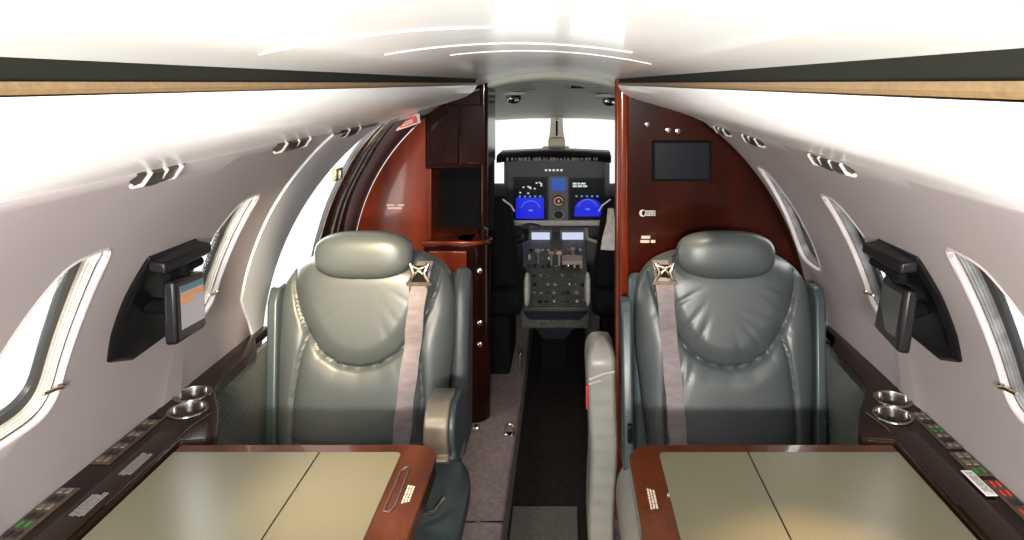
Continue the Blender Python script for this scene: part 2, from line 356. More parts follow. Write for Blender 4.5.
# ---------------------------------------------------------------- side ledges
def bars(g, o, ux, uz, w, h, rows, n, th=.0006, rnd=None):
    """rows of short raised strokes like fine print: o corner, ux and uz unit vectors"""
    o, ux, uz = Vector(o), Vector(ux).normalized(), Vector(uz).normalized(); nn = ux.cross(uz)
    if nn.z < 0 or (abs(nn.z) < .1 and nn.y > 0): nn = -nn
    for r in range(rows):
        z0 = h * (r + .15) / rows; z1 = h * (r + .80) / rows; x = w * (random.random() * .10)
        end = w * (1 - random.random() * .12)
        while x < end - w / n * .4:
            l = w / n * (.5 + random.random() * .9); x1 = min(x + l, end)
            q = [o + ux * x + uz * z0, o + ux * x1 + uz * z0, o + ux * x1 + uz * z1, o + ux * x + uz * z1]
            g.hexa(q, [p + nn * th for p in q]); x = x1 + w / n * .22
for s in (-1, 1):
    side = 'left' if s < 0 else 'right'
    t = thing('side_ledge', (s * .69, 0, .60), 'dark glossy wood side ledge with two cup holders and switches under the %s windows' % side, 'ledge')
    pts = [(.7485, -2.58), (.634, -2.58), (.634, 1.243), (.592, 1.247), (.582, 1.258), (.584, 1.275), (.600, 1.315), (.622, 1.36), (.648, 1.405), (.672, 1.445), (.684, 1.49), (.688, 1.60), (.690, 1.68), (.722, 1.745), (.724, 1.83), (.7485, 1.835)]
    g = G(); g.prism([(s * x, y, .720) for x, y in pts], (0, 0, .025)); top = g.build('ledge_top', ledgem, t, bevel=.004)
    cups = [(.710, 1.428), (.682, 1.358)]
    if s > 0: cups = [(.708, 1.404), (.676, 1.336)]
    cs = []
    for cx, cy in cups:
        q = G(); q.lathe([(.0335, -.10), (.0335, .03)], (s * cx, cy, .745), n=40, caps=True); cs.append(q.build('cutter', ledgem))
    cut(top, cs)
    for cx, cy in cups:
        q = G(); q.lathe([(.001, -.056), (.030, -.056), (.0325, -.050), (.0325, .001), (.0335, .003), (.0365, .0028), (.0372, .0004), (.0335, .0002)], (s * cx, cy, .745), n=40)
        q.build('cup_holder', cupm, t, angle=60)
    # raised inner board with groove
    g = G(); g.loft([[(s * .640, y, .7452), (s * .640, y, .748), (s * .686, y, .748), (s * .690, y, .7452)] for y in (-2.5, 1.27)], True, True); g.build('inner_board', ledgem, t)
    g = G(); g.tube([(s * .640, y, .7465) for y in (1.05, 1.29)] + [(s * .628, 1.345, .7465)], .0012, 6); g.build('inlay_line', chrome, t)
    # front apron below the bulge
    g = G(); g.prism([(s * x, y, .50) for x, y in [(.66, 1.252), (.596, 1.256), (.590, 1.277), (.606, 1.317), (.628, 1.362), (.654, 1.405), (.678, 1.445), (.69, 1.49)]], (0, 0, .2195)); g.build('apron', ledgem, t, bevel=.004)
    # ribbed dado below
    d = G(); d.box(min(s * .702, s * .715), max(s * .702, s * .715), 1.40, 1.86, .13, .7195); st(d.build('baseboard_' + side, rib))
    # switch panels
    def panel(y0, y1, x0, x1, leds, nm, m=ledgem):
        g = G(); g.box(min(s * x0, s * x1), max(s * x0, s * x1), y0, y1, .7448, .7475); pp = g.build('switch_panel', mat('bronze_plate', (.085, .06, .045), .35, metal=.3), t, bevel=.001)
        n = len(leds); dyy = (y1 - y0) / n
        for i, c in enumerate(leds):
            if c is None: continue
            big = c in (screenoff,)
            for xx in ((.33, .70) if not big else (.5,)):
                w = (x1 - x0) * (.38 if big else .07 if c in (led_r, led_g) else .13); yc_ = y0 + dyy * (i + .5); xm = x0 + (x1 - x0) * xx
                g = G(); g.box(s * xm - w, s * xm + w, yc_ - dyy * .3, yc_ + dyy * .3, .7475, .7495); g.build('button', c, pp, bevel=.0008)
    btn = mat('button_grey', (.16, .125, .10), .4)
    dk = mat('button_dark', (.01, .01, .01), .3)
    if s < 0:
        panel(1.165, 1.335, .707, .740, [btn, dk, btn, dk, btn, led_dim if False else dk, btn, screenoff], 1)
        panel(.93, 1.095, .707, .740, [btn, btn, dk, led_g, dk, btn, dk, btn], 2)
        g = G(); bars(g, (s * .652, 1.02, .7482), (0, 1, 0), (-1, 0, 0), .06, .024, 5, 8); g.build('fine_print', printm, t)
        g = G(); bars(g, (s * .650, 1.125, .7482), (0, 1, 0), (-1, 0, 0), .07, .022, 5, 8); g.build('fine_print', printm, t)
    else:
        panel(1.215, 1.345, .712, .742, [btn, dk, btn, led_g, btn, dk, btn, btn], 1)
        panel(1.13, 1.20, .708, .742, [led_g, btn, btn], 2)
        panel(.92, 1.115, .716, .740, [led_r, dk, led_r, dk, led_r, dk, led_r, led_r], 3)
        g = G(); g.box(.694, .712, 1.07, 1.14, .7482, .7496); pl = g.build('white_placard', whitem, t, bevel=.0006)
        g = G(); bars(g, (.697, 1.075, .7496), (0, 1, 0), (1, 0, 0), .06, .012, 3, 5); g.build('fine_print', mat('grey_print', (.3, .3, .3), .5), pl)
# grey block at the forward end of the right ledge
g = G(); g.box(.722, .745, 1.845, 1.90, .70, .752); o = g.build('ledge_end_block', leath_l, bevel=.006); tag(o, 'small grey padded block at the forward end of the right ledge', 'block')

# ---------------------------------------------------------------- tables
def rrect(x0, x1, y0, y1, r, corners):   # corners: which of (x1y1, x0y1, x0y0, x1y0) are round
    pts = []
    for (cx, cy, a0, k) in ((x1, y1, 0, 0), (x0, y1, 90, 1), (x0, y0, 180, 2), (x1, y0, 270, 3)):
        rr_ = r if k in corners else .003
        ox = cx - rr_ if k in (0, 3) else cx + rr_; oy = cy - rr_ if k in (0, 1) else cy + rr_
        for j in range(7):
            t = math.radians(a0 + 15 * j); pts.append((ox + rr_ * math.cos(t), oy + rr_ * math.sin(t)))
    return pts
for s in (-1, 1):
    side = 'left' if s < 0 else 'right'
    xi = .170 if s < 0 else .160; xl = .232 if s < 0 else .212
    t = thing('folding_table', (s * .4, .9, .60), 'cream topped folding table with a wooden rim, pulled out %s of the aisle' % side, 'table')
    pts = rrect(xi, .630, .56, 1.240, .045, (1, 2))
    g = G(); g.prism([(s * x, y, .706) for x, y in pts], (0, 0, .034)); g.build('table_rim', rimm, t, bevel=.005, seg=4)
    seam = .374 if s < 0 else .366
    for x0, x1, cn in ((xl, seam - .0012, (1, 2)), (seam + .0012, .626, ())):
        pts = rrect(x0, x1, .60, 1.210, .010, cn)
        g = G(); g.prism([(s * x, y, .739) for x, y in pts], (0, 0, .0035)); g.build('table_leaf', leafm, t, bevel=.0008)
    g = G(); g.box(min(s * (seam + .0012), s * (seam - .0012)), max(s * (seam + .0012), s * (seam - .0012)), .60, 1.21, .7385, .7408); g.build('seam', blackm, t)
    # latch and placard on the inboard rim
    if s < 0:
        g = G(); loop = [(-.221, 1.045), (-.221, 1.15), (-.215, 1.165), (-.208, 1.16), (-.207, 1.055), (-.213, 1.042), (-.221, 1.045)]
        g.tube([(x, y, .7412) for x, y in loop], .0014, 6); g.build('table_latch', chrome, t)
        g = G(); bars(g, (-.2, 1.065, .7404), (0, 1, 0), (1, 0, 0), .05, .013, 3, 5); g.build('fine_print', pinkm, t)
    else:
        g = G(); g.ellip((.2105, 1.085, .742), (.003, .006, .0025)); g.build('table_latch', chrome, t)
        g = G(); bars(g, (.178, 1.05, .7404), (0, 1, 0), (1, 0, 0), .055, .013, 3, 6); g.build('fine_print', pinkm, t)
    g = G(); g.box(s * .60 - .03, s * .60 + .03, .62, 1.16, .66, .706); g.build('slide_arm', blackm, t, bevel=.004)

# ---------------------------------------------------------------- cabin seats
Z0, Z1 = .40, .938
def hw(z):
    v = (z - Z0) / (Z1 - Z0)
    if v < .55: return .196 + .034 * v / .55
    return .230 * max(0, 1 - ((v - .55) / .4515) ** 5.0) ** (1 / 2.5) if v < 1 else .0
U = [(-.19, .885), (-.183, .85), (-.165, .80), (-.135, .745), (-.095, .70), (-.05, .675), (0, .667), (.05, .675), (.095, .70), (.135, .745), (.165, .80), (.183, .85), (.19, .885)]
SC = [[(.135, .745), (.150, .69), (.160, .60), (.158, .42)], [(-.135, .745), (-.150, .69), (-.160, .60), (-.158, .42)], [(-.155, .500), (0, .492), (.155, .500)]]
def pdist(x, z, poly):
    d = 9
    for (ax, az), (bx, bz) in zip(poly, poly[1:]):
        ex, ez = bx - ax, bz - az; t = max(0, min(1, ((x - ax) * ex + (z - az) * ez) / (ex * ex + ez * ez)))
        d = min(d, math.hypot(x - ax - ex * t, z - az - ez * t))
    return d
def front(x, z, wr=0):
    w = max(hw(z), .001); u = max(-1, min(1, x / w))
    y = 1.735 + (z - .40) * .235
    b = .062 * (1 - abs(u) ** 3.5) ** .55
    topf = max(0, (z - .86) / .078); b *= max(0, 1 - topf ** 2.5) ** .5 if topf < 1 else 0
    du = pdist(x, z, U); b -= .013 * math.exp(-(du / .0055) ** 2) + .010 * math.exp(-(du / .028) ** 2)
    inside = z > interp(abs(x), [0, .05, .095, .135, .165, .19], [.667, .675, .70, .745, .80, .885])
    if inside: b += .010 * min(1, du / .05)
    for sc in SC[:2]:
        d = pdist(x, z, sc); b -= .009 * math.exp(-(d / .0055) ** 2) + .006 * math.exp(-(d / .02) ** 2)
    d = pdist(x, z, SC[2]); b -= .006 * math.exp(-(d / .006) ** 2)
    if wr:     # soft gathered folds of the older leather, fanning from the U seam
        for (fx, fz, ang, L) in ((-.15, .80, 35, .05), (-.13, .765, 30, .06), (-.11, .735, 38, .06), (-.085, .715, 50, .05), (-.155, .84, 25, .04), (.12, .75, 130, .05), (.15, .81, 150, .05), (.09, .72, 120, .04), (-.03, .69, 75, .03), (.14, .56, 100, .12), (.10, .66, 110, .07)):
            ca, sa = math.cos(math.radians(ang)), math.sin(math.radians(ang))
            p, q = (x - fx) * ca + (z - fz) * sa, -(x - fx) * sa + (z - fz) * ca
            b -= wr * .004 * math.exp(-(q / .0045) ** 2) * math.exp(-((p - L * .5) / L) ** 2)
    return y - b
def seat(cx, si, label, wr, variant):
    """cx seat centre, si sign of the aisle side"""
    t = thing('cabin_seat', (cx, 1.6, .13), label, 'seat', 'aft facing leather cabin seats')
    X = lambda lx: cx + si * lx
    # backrest as one closed padded surface
    zs = [Z0 + (Z1 - Z0) * (1 - (1 - j / 110) ** 1.25) for j in range(111)]; us = [math.sin(math.pi / 2 * (-1 + i / 50)) for i in range(101)]
    F = [[(X(u * hw(z)), front(u * hw(z), z, wr), z) for u in us] for z in zs]
    B = [[(X(u * hw(z)), 1.735 + (z - .40) * .235 + .035 + .05 * (1 - abs(u) ** 3) ** .6 * (1 if z < .9 else max(0, 1 - ((z - .9) / .04) ** 2)), z) for u in us] for z in zs]
    g = G(); n = len(us)
    g.grid(F); g.grid(B)
    nb = len(zs) * n
    for j in range(len(zs) - 1):
        g.f.append((j * n, (j + 1) * n, nb + (j + 1) * n, nb + j * n)); g.f.append((j * n + n - 1, (j + 1) * n + n - 1, nb + (j + 1) * n + n - 1, nb + j * n + n - 1))
    for i in range(n - 1):
        g.f.append((i, i + 1, nb + i + 1, nb + i)); q = (len(zs) - 1) * n; g.f.append((q + i, q + i + 1, nb + q + i + 1, nb + q + i))
    g.build('backrest', leath, t, angle=75)
    g = G(); g.ellip((X(0), 1.800, .939), (.126, .048, .060), (3.6, 2.6, 2.7), 56, 36, tilt=.12)
    g.build('headrest', leath, t, angle=80)
    # side shells beside the backrest
    for lx, nm in ((-.240, 'side_shell'), (.240, 'side_shell')):
        zt = .855 if lx < 0 else .82
        g = G(); w = .013; pr_ = [(1.700, .44), (1.770, zt - .03), (1.795, zt), (1.84, zt), (1.86, zt - .03), (1.83, .42), (1.71, .42)]
        sl = (lambda z: (.013 if variant == 'left' else .002) - .216 - .024 * (z - .44) / .42) if lx < 0 else (lambda z: .256)
        g.prism([(X(sl(z)) - w, y, z) for y, z in pr_], (2 * w, 0, 0)); 
        if variant == 'left' and lx > 0:      # broad padded flank on the aisle side
            w = .022; g = G(); g.prism([(X(lx) - w, y, z) for y, z in [(1.775, .42), (1.80, .60), (1.835, .80), (1.86, .86), (1.89, .885), (1.93, .87), (1.95, .82), (1.93, .42)]], (2 * w, 0, 0))
        sh = g.build(nm, leath_s if not (variant == 'left' and lx > 0) else leath, t, bevel=.006 if not (variant == 'left' and lx > 0) else .018, seg=4)
        if lx > 0 and variant == 'right':
            g = G(); g.box(X(.253) - .006, X(.253) + .006, 1.704, 1.722, .50, .545); g.build('release_handle', blackp, sh, bevel=.004)
    # rear shell
    g = G(); g.prism([(X(-.24), y, z) for y, z in [(1.80, .30), (1.90, .86), (1.94, .86), (1.88, .30)]], (si * .48, 0, 0)); g.build('back_shell', leath_s, t, bevel=.02)
    # cushion, base
    g = G(); g.ellip((X(.040), 1.545, .40), (.253, .27, .075), (5, 4, 2.6), 56, 20); g.build('seat_cushion', leath_s if variant == 'left' else leath_l, t, angle=80)
    g = G()
    g.loft([[(X(.045) + a * w_ * .86, 1.57 + b * d_, z) for a, b in rrect_unit] for w_, d_, z in ((.20, .21, .13), (.21, .22, .16), (.225, .23, .26), (.262, .25, .33), (.27, .25, .37))], True, True)
    g.build('seat_base', leath_l if variant == 'right' else leath_s, t, angle=50)
    # shoulder belt
    if variant == 'left': path = [(.155, .925), (.152, .90), (.146, .86), (.140, .80), (.132, .70), (.124, .60), (.118, .50), (.117, .44)]
    else: path = [(.165, .925), (.163, .90), (.158, .86), (.155, .80), (.148, .70), (.142, .60), (.136, .50), (.130, .44)]
    g = G(); rings = []
    for i in range(43):
        z = .918 - (.918 - .44) * i / 42; lx = interp(z, [p[1] for p in path[::-1]], [p[0] for p in path[::-1]])
        w = .0215 + .001 * math.sin(z * 60); y = min(front(lx - w, z), front(lx, z), front(lx + w, z)) - .004
        y = min(y, front(lx + w * .5, z) - .004, front(lx - w * .5, z) - .004)
        rings.append([(X(lx - w), y, z), (X(lx + w), y - .002, z), (X(lx + w), y + .001, z), (X(lx - w), y + .003, z)])
    g.loft(rings, True, True); sb = g.build('shoulder_belt', webm, t, angle=60)
    lx, z = path[2][0], .872; y = front(lx, z) - .014; x = X(lx)
    g = G()
    g.box(x - .031, x + .031, y - .006, y + .003, z - .004, z + .005)        # cross bar
    for m in (-1, 1):
        g.tube([(x + m * .025, y, z), (x + m * .013, y - .003, z + .026), (x + m * .023, y + .004, z + .048)], .005, 8)
        g.tube([(x + m * .023, y + .004, z + .048), (x - m * .006, y - .001, z + .028), (x - m * .023, y - .001, z + .006)], .0038, 8)
    g.tube([(x - .023, y + .003, z + .044), (x, y, z + .036), (x + .023, y + .003, z + .044)], .004, 8)
    g.tube([(x - .022, y, z), (x - .022, y, z - .022), (x - .010, y - .001, z - .038), (x - .002, y, z - .018), (x + .008, y, z - .042), (x + .020, y, z - .022), (x + .022, y, z)], .0035, 8)
    g.build('belt_buckle', brass, sb, angle=50)
    g = G(); g.box(x - .020, x + .020, y + .002, y + .009, z, z + .044); g.build('belt_anchor', gap_anchor_black, sb, bevel=.003)
    # aisle armrest
    if variant == 'left':
        pr_ = [(1.43 + .055 - .055 * math.cos(math.radians(q)), .655 + .055 * math.sin(math.radians(q))) for q in range(-60, 91, 15)]
        pr_ = [(1.46, .585), (1.44, .60)] + pr_ + [(1.56, .70), (1.62, .66), (1.66, .60), (1.62, .56), (1.52, .56)]
        g = G(); g.prism([(X(.225), y, z) for y, z in pr_], (si * .050, 0, 0)); ar = g.build('armrest', mat('bronze_grey_leather', (.17, .145, .11), .3, coat=.3), t, bevel=.012, seg=4)
        g = G(); g.prism([(X(.274), 1.54 + (y - 1.54) * .93, .635 + (z - .635) * .93) for y, z in pr_], (si * .014, 0, 0)); g.build('armrest_side', leath_s, ar, bevel=.006, seg=3)
        g = G(); g.box(X(.285), X(.302), 1.74, 1.758, .512, .524); g.build('seat_latch', chrome, t, bevel=.003)
        g = G(); g.tube([(X(.20), 1.42, .47), (X(.22), 1.43, .50), (X(.24), 1.46, .485), (X(.255), 1.5, .49)], .006, 8); g.build('recline_lever', chrome, t)
    else:
        g = G()
        rings = []
        for q in range(41):
            f = q / 40; z = .13 + (.705 - .13) * f
            hwid = (.034 + .006 * f) * (1 if f < .90 else max(.06, 1 - ((f - .90) / .10) ** 2) ** .5); off = .012 * math.sin(f * 9) * .3
            dd = .085 * (1 if f < .90 else max(.06, 1 - ((f - .90) / .10) ** 2.2) ** .5) + .002 * math.sin(q * 2.1)
            rings.append([(X(.315 + off) + a * hwid, 1.88 + b * dd, z) for a, b in rrect_unit])
        g.loft(rings, True, True); ar = g.build('armrest', leath_l, t, angle=60)
        g = G(); g.box(X(.353), X(.358), 1.80, 1.84, .54, .60); g.build('red_strap', redm, ar, bevel=.002)
        g = G(); g.tube([(X(.350), 1.79, .622), (X(.315), 1.785, .638), (X(.285), 1.79, .642)], .0035, 6); g.tube([(X(.350), 1.79, .610), (X(.318), 1.785, .622)], .003, 6); g.build('highlight_lines', lip, ar)  # pale tubes stand in for highlights near the armrest top
        # pale fabric tab on the near corner
        g = G(); g.loft([[(X(.225), 1.53, .50), (X(.245), 1.53, .50), (X(.245), 1.535, .50)], [(X(.20), 1.50, .535), (X(.24), 1.50, .54), (X(.24), 1.506, .54)], [(X(.19), 1.52, .56), (X(.215), 1.52, .565), (X(.215), 1.526, .565)]], True, True); g.build('fabric_tab', webm, t)
rrect_unit = []
for (sx, sy, a0) in ((1, 1, 0), (-1, 1, 90), (-1, -1, 180), (1, -1, 270)):
    for j in range(6):
        q = math.radians(a0 + 18 * j); rrect_unit.append((sx * .62 + .38 * math.cos(q), sy * .62 + .38 * math.sin(q)))
seat(-.466, 1, 'grey leather cabin seat left of the aisle with a bronze topped armrest', .25, 'left')
seat(.462, -1, 'grey leather cabin seat right of the aisle with creased leather and a release handle', 1.0, 'right')

# ---------------------------------------------------------------- wall monitors
def monitor(s, fc, label, lit):
    """fc: the four world corners of the screen face: near top, near bottom, far bottom, far top"""
    t = thing('wall_monitor', P(s, 1.2, 63), label, 'monitor')
    poly = [(1.10, 54.2), (1.25, 54.6), (1.31, 61), (1.385, 71.5), (1.225, 72.4), (1.150, 70.3), (1.128, 66), (1.108, 60)]
    g = G(); g.loft([[P(s, y, a, R0 + .003) for y, a in poly], [P(s, y, a, R0 - .008) for y, a in poly], [P(s, 1.215 + (y - 1.215) * .9, 63.5 + (a - 63.5) * .92, R0 - .014) for y, a in poly]], True, True)
    g.build('mounting_plate', blackp, t, angle=25, bevel=.002)
    fc = [Vector(p) for p in fc]; e1 = (fc[3] - fc[0]); e2 = (fc[1] - fc[0]); n = e1.cross(e2).normalized()
    if n.x * s > 0: n = -n        # towards the cabin
    b = [p - n * .020 for p in fc]
    ar0 = P(s, 1.10, 54.6, R0 - .006); ar1 = P(s, 1.245, 54.6, R0 - .006)
    # hinge bar above the screen
    off = Vector((-s * .026, .004, -.005)); h = Vector((-s * .001, 0, -.019)); a_, b_ = Vector(ar0), Vector(ar1)
    g = G(); g.hexa([a_, b_, b_ + h, a_ + h], [a_ + off, b_ + off, b_ + off + h, a_ + off + h]); g.build('hinge_bar', blackp, t, bevel=.004, seg=3)
    m1 = (fc[0] + fc[3]) / 2 - n * .013
    g = G(); g.tube([a_ + off * .6 + Vector((0, .02, -.03)), b_ + off * .6 + Vector((0, -.02, -.03))], .008, 12)
    g.tube([(a_ + b_) / 2 + off * .5 + Vector((0, 0, -.02)), m1 + Vector((0, 0, -.004))], .012, 10)
    mid = (fc[0] + fc[1] + fc[2] + fc[3]) / 4 - n * .026; g.tube([mid, Vector(P(s, mid.y + .02, 63, R0 - .01))], .013, 10)
    g.build('swivel_arm', blackm, t)
    g = G(); g.hexa(fc, b); hs = g.build('screen_housing', blackp, t, bevel=.006, seg=3)
    def q(u0, v0, u1, v1, d0=.0005, d1=.0012):
        f = lambda u, v, d: fc[0] + e1 * u + e2 * v + n * d
        return [f(u0, v0, d0), f(u0, v1, d0), f(u1, v1, d0), f(u1, v0, d0)], [f(u0, v0, d1), f(u0, v1, d1), f(u1, v1, d1), f(u1, v0, d1)]
    g = G(); g.hexa(*q(.13, .12, .92, .80)); dp = g.build('display', scr_grey if lit else mat('dim_screen', (.04, .04, .034), .3), hs, smooth=False)
    if lit:
        g = G(); g.hexa(*q(.13, .12, .92, .22, .0012, .0016)); g.build('teal_title_bar', scr_teal, dp, smooth=False)
        g = G(); g.hexa(*q(.13, .25, .92, .33, .0012, .0016)); g.hexa(*q(.13, .35, .55, .42, .0012, .0016)); g.build('orange_band', scr_orange, dp, smooth=False)
monitor(-1, [(-.563, 1.10, 1.069), (-.558, 1.10, .968), (-.574, 1.22, .956), (-.579, 1.22, 1.054)], 'black swing arm monitor on the left wall showing a lit page', True)
monitor(1, [(.587, 1.10, 1.056), (.5715, 1.10, .956), (.587, 1.22, .955), (.604, 1.22, 1.0454)], 'black swing arm monitor on the right wall with a blank dark screen', False)

# ---------------------------------------------------------------- forward bulkhead, right
BY = 2.0
def arcpts(r, y, a0, a1, s, n=20): return [P(s, y, a0 + (a1 - a0) * i / n, r) for i in range(n + 1)]
bk = thing('wall_front_right', (.45, BY, .13), None, None, kind='structure')
g = G(); g.prism([(.232, BY, .13), (.232, BY, 1.380)] + arcpts(.748, BY, 18.5, 134, 1, 40), (0, .03, 0)); g.build('wood_panel', woodr, bk, smooth=False)
g = G(); g.lathe([(.021, 0), (.021, 1.262)], (.215, BY + .018, .13), n=24, caps=True); g.build('round_corner_post', wood, bk)
g = G(); g.box(.196, .234, BY + .012, BY + .06, .13, 1.392); g.build('edge_panel', woodd, bk, bevel=.004)
g = G(); g.tube([P(1, BY - .004, a, .742) for a in range(36, 86, 3)], .006, 6); g.build('edge_trim', woodd, bk)
m_ = thing('bulkhead_monitor', (.381, BY, 1.1), 'black flat screen recessed in the wood bulkhead above the right seat', 'monitor')
g = G(); g.box(.298, .466, BY - .012, BY, 1.101, 1.216); hs = g.build('monitor_bezel', blackm, m_, bevel=.003)
g = G(); g.box(.305, .459, BY - .0135, BY - .0118, 1.108, 1.209); g.build('display', screenoff, hs, smooth=False)
s1 = thing('warning_sign', (.287, BY, 1.0), 'small pale no smoking and seat belt symbol sign on the right wood bulkhead', 'sign')
g = G(); pts = []
for q in range(60, 301, 20): pts.append((.272 + .010 * math.cos(math.radians(q)), 1.0085 + .010 * math.sin(math.radians(q))))
for q in range(300, 59, -20): pts.append((.276 + .007 * math.cos(math.radians(q)), 1.0085 + .008 * math.sin(math.radians(q))))
g.prism([(x, BY, z) for x, z in pts], (0, -.002, 0)); g.build('crescent_symbol', whitem, s1)
g = G(); bars(g, (.2765, BY - .0005, 1.0), (1, 0, 0), (0, 0, 1), .032, .017, 3, 6, .0015); g.build('symbol_block', whitem, s1)
s2 = thing('placard', (.287, BY, .93), 'cream two line placard under the symbol sign on the right wood bulkhead', 'placard')
g = G(); bars(g, (.264, BY - .0005, .922), (1, 0, 0), (0, 0, 1), .045, .024, 2, 2.2, .0015); g.build('text_lines', pinkm, s2)
for i, (x, z) in enumerate(((.285, 1.262), (.345, 1.246), (.372, 1.243))):
    g = G(); g.lathe([(.001, -.008), (.007, -.007), (.009, -.003), (.009, 0)], (x, BY, z), 'y', 16); o = g.build('bulkhead_spotlight', chrome)
    tag(o, ['small chrome downlight at the top left corner of the right wood bulkhead', 'tiny chrome fitting just above the bulkhead screen, left one', 'tiny chrome fitting just above the bulkhead screen, right one'][i], 'light', 'chrome fittings on the right bulkhead')

# ---------------------------------------------------------------- entry side, left: wood panel, galley cabinets
GY = 2.63
g = G(); g.prism([(-.455, GY, .13), (-.455, GY, 1.30)] + arcpts(.748, GY, 38, 134, -1, 40), (0, .03, 0)); st(g.build('wall_front_left', wood, smooth=False))
lb = thing('placard', (-.585, GY, .9), 'short beige two line label on the curved wood panel behind the left seat', 'placard')
g = G(); bars(g, (-.622, GY - .0005, .905), (1, 0, 0), (0, 0, 1), .068, .022, 2, 1.2, .002); g.build('text_lines', pinkm, lb)
ex = thing('exit_sign', (-.455, 2.30, 1.235), 'small red and white sign on the entry door frame beside the left overhead panel', 'sign')
def para(x0, z0, x1, z1, h0, h1, y, th): return [(x0, y, z0), (x1, y, z1), (x1 - .004, y, z1 + h1), (x0 + .006, y, z0 + h0)], [(x0, y + th, z0), (x1, y + th, z1), (x1 - .004, y + th, z1 + h1), (x0 + .006, y + th, z0 + h0)]
g = G(); g.hexa(*para(-.505, 1.222, -.425, 1.250, .034, .030, 2.30, .004)); pl = g.build('sign_plate', lip, ex)
g = G(); g.hexa(*para(-.492, 1.231, -.434, 1.251, .024, .022, 2.2985, .0015)); rp = g.build('red_field', redm, pl)
g = G(); bars(g, (-.486, 2.298, 1.237), (1, 0, .34), (0, 0, 1), .046, .014, 2, 5, .001); g.build('lettering', pinkm, rp)

gc = thing('galley_cabinet', (-.34, 2.7, .13), 'tall dark glossy wood galley cabinet left of the cockpit opening', 'cabinet')
g = G(); g.box(-.47, -.452, GY - .005, 2.90, .13, 1.36); g.build('side_panel', wood, gc, bevel=.003)
g = G(); g.box(-.47, -.236, GY - .03, 2.88, 1.06, 1.385); g.build('upper_cabinet', woodd, gc, bevel=.008)
g = G(); g.box(-.452, -.345, GY - .042, GY - .03, 1.075, 1.30); up = g.build('upper_door', woodd, gc, bevel=.004)
g = G(); g.box(-.340, -.25, GY - .042, GY - .03, 1.075, 1.30); g.build('upper_door', woodd, gc, bevel=.004)
g = G(); g.lathe([(.016, 0), (.016, .60)], (-.252, GY - .024, .785), n=24, caps=True); g.build('round_corner_post', woodd, gc)
g = G(); g.box(-.455, -.24, 2.80, 2.88, .79, 1.06); g.build('niche_back', blackm, gc)
g = G(); g.box(-.47, -.29, GY - .06, 2.88, .13, .785); g.lathe([(.06, 0), (.06, .655)], (-.29, GY, .13), n=40, caps=True); g.build('lower_cabinet', woodd, gc, bevel=.004)
g = G(); g.box(-.475, -.29, GY - .068, 2.88, .785, .80); g.lathe([(.066, 0), (.066, .015)], (-.29, GY, .785), n=40, caps=True); g.build('counter_top', wood, gc, bevel=.004)
g = G(); g.box(-.45, -.31, GY - .07, GY - .06, .60, .765); dw = g.build('drawer', wood, gc, bevel=.004)
g = G(); g.box(-.45, -.31, GY - .07, GY - .06, .20, .585); d2 = g.build('lower_door', wood, gc, bevel=.004)
for z in (.69, .50, .42):
    g = G(); g.lathe([(.003, -.014), (.009, -.012), (.010, -.005), (.007, 0)], (-.262, GY - .052, z), 'y', 16); g.build('round_knob', chrome, gc)
g = G(); g.tube([(-.255, GY - .05, .835), (-.245, GY - .06, .85), (-.235, GY - .055, .84), (-.238, GY - .05, .815)], .005, 8); g.build('curved_highlight', chrome, gc)  # small chrome hook stands in for a curved highlight on the cabinet

# ring that closes the vestibule against the cockpit
def ringwall(y, name, m, x0, x1, r=.76):
    for s, xx in ((-1, x0), (1, x1)):
        g = G(); a0 = math.degrees(math.asin(xx / .76))
        g.prism([(s * xx, y, 0), (s * xx, y, ZC + math.sqrt(.76 ** 2 - xx ** 2))] + arcpts(.76, y, a0, 150, s, 30), (0, .02, 0)); st(g.build(name + ('_left' if s < 0 else '_right'), m))
ringwall(2.90, 'trim_cockpit', blackm, .30, .36)

# ---------------------------------------------------------------- cockpit shell
CW = 4.30
g = G(); rows = []
for j in range(9):
    f = j / 8; y = 2.60 + (CW - 2.60) * f; rowz = []
    zc_ = 1.405 - .235 * f ** 1.5; w = .62; drop = .24 - .20 * f
    rows.append([(-w + 2 * w * i / 30, y, zc_ - drop * abs(-1 + 2 * i / 30) ** 2 ) for i in range(31)])
g.grid(rows); hd = G(); lo = rows[0]; hd.loft([[(x, 2.60, z), (x, 2.60, max(z + .001, ZC + math.sqrt(.765 ** 2 - x * x))), (x, 2.64, max(z + .001, ZC + math.sqrt(.765 ** 2 - x * x))), (x, 2.64, z)] for x, y, z in lo], True, True); st(hd.build('ceiling_header', cockliner, angle=50)); st(g.build('ceiling_cockpit', cockliner, angle=60, solid=.01))
g = G(); g.box(-.64, -.58, 2.9, CW, -.05, .86); st(g.build('wall_cockpit_left', greyp))
g = G(); g.box(.58, .64, 2.9, CW, -.05, .86); st(g.build('wall_cockpit_right', greyp))
g = G(); g.box(-.64, .64, CW, CW + .03, -.05, .76); g.box(-.325, .325, CW, CW + .03, .76, .93); st(g.build('wall_cockpit_front', greyp))
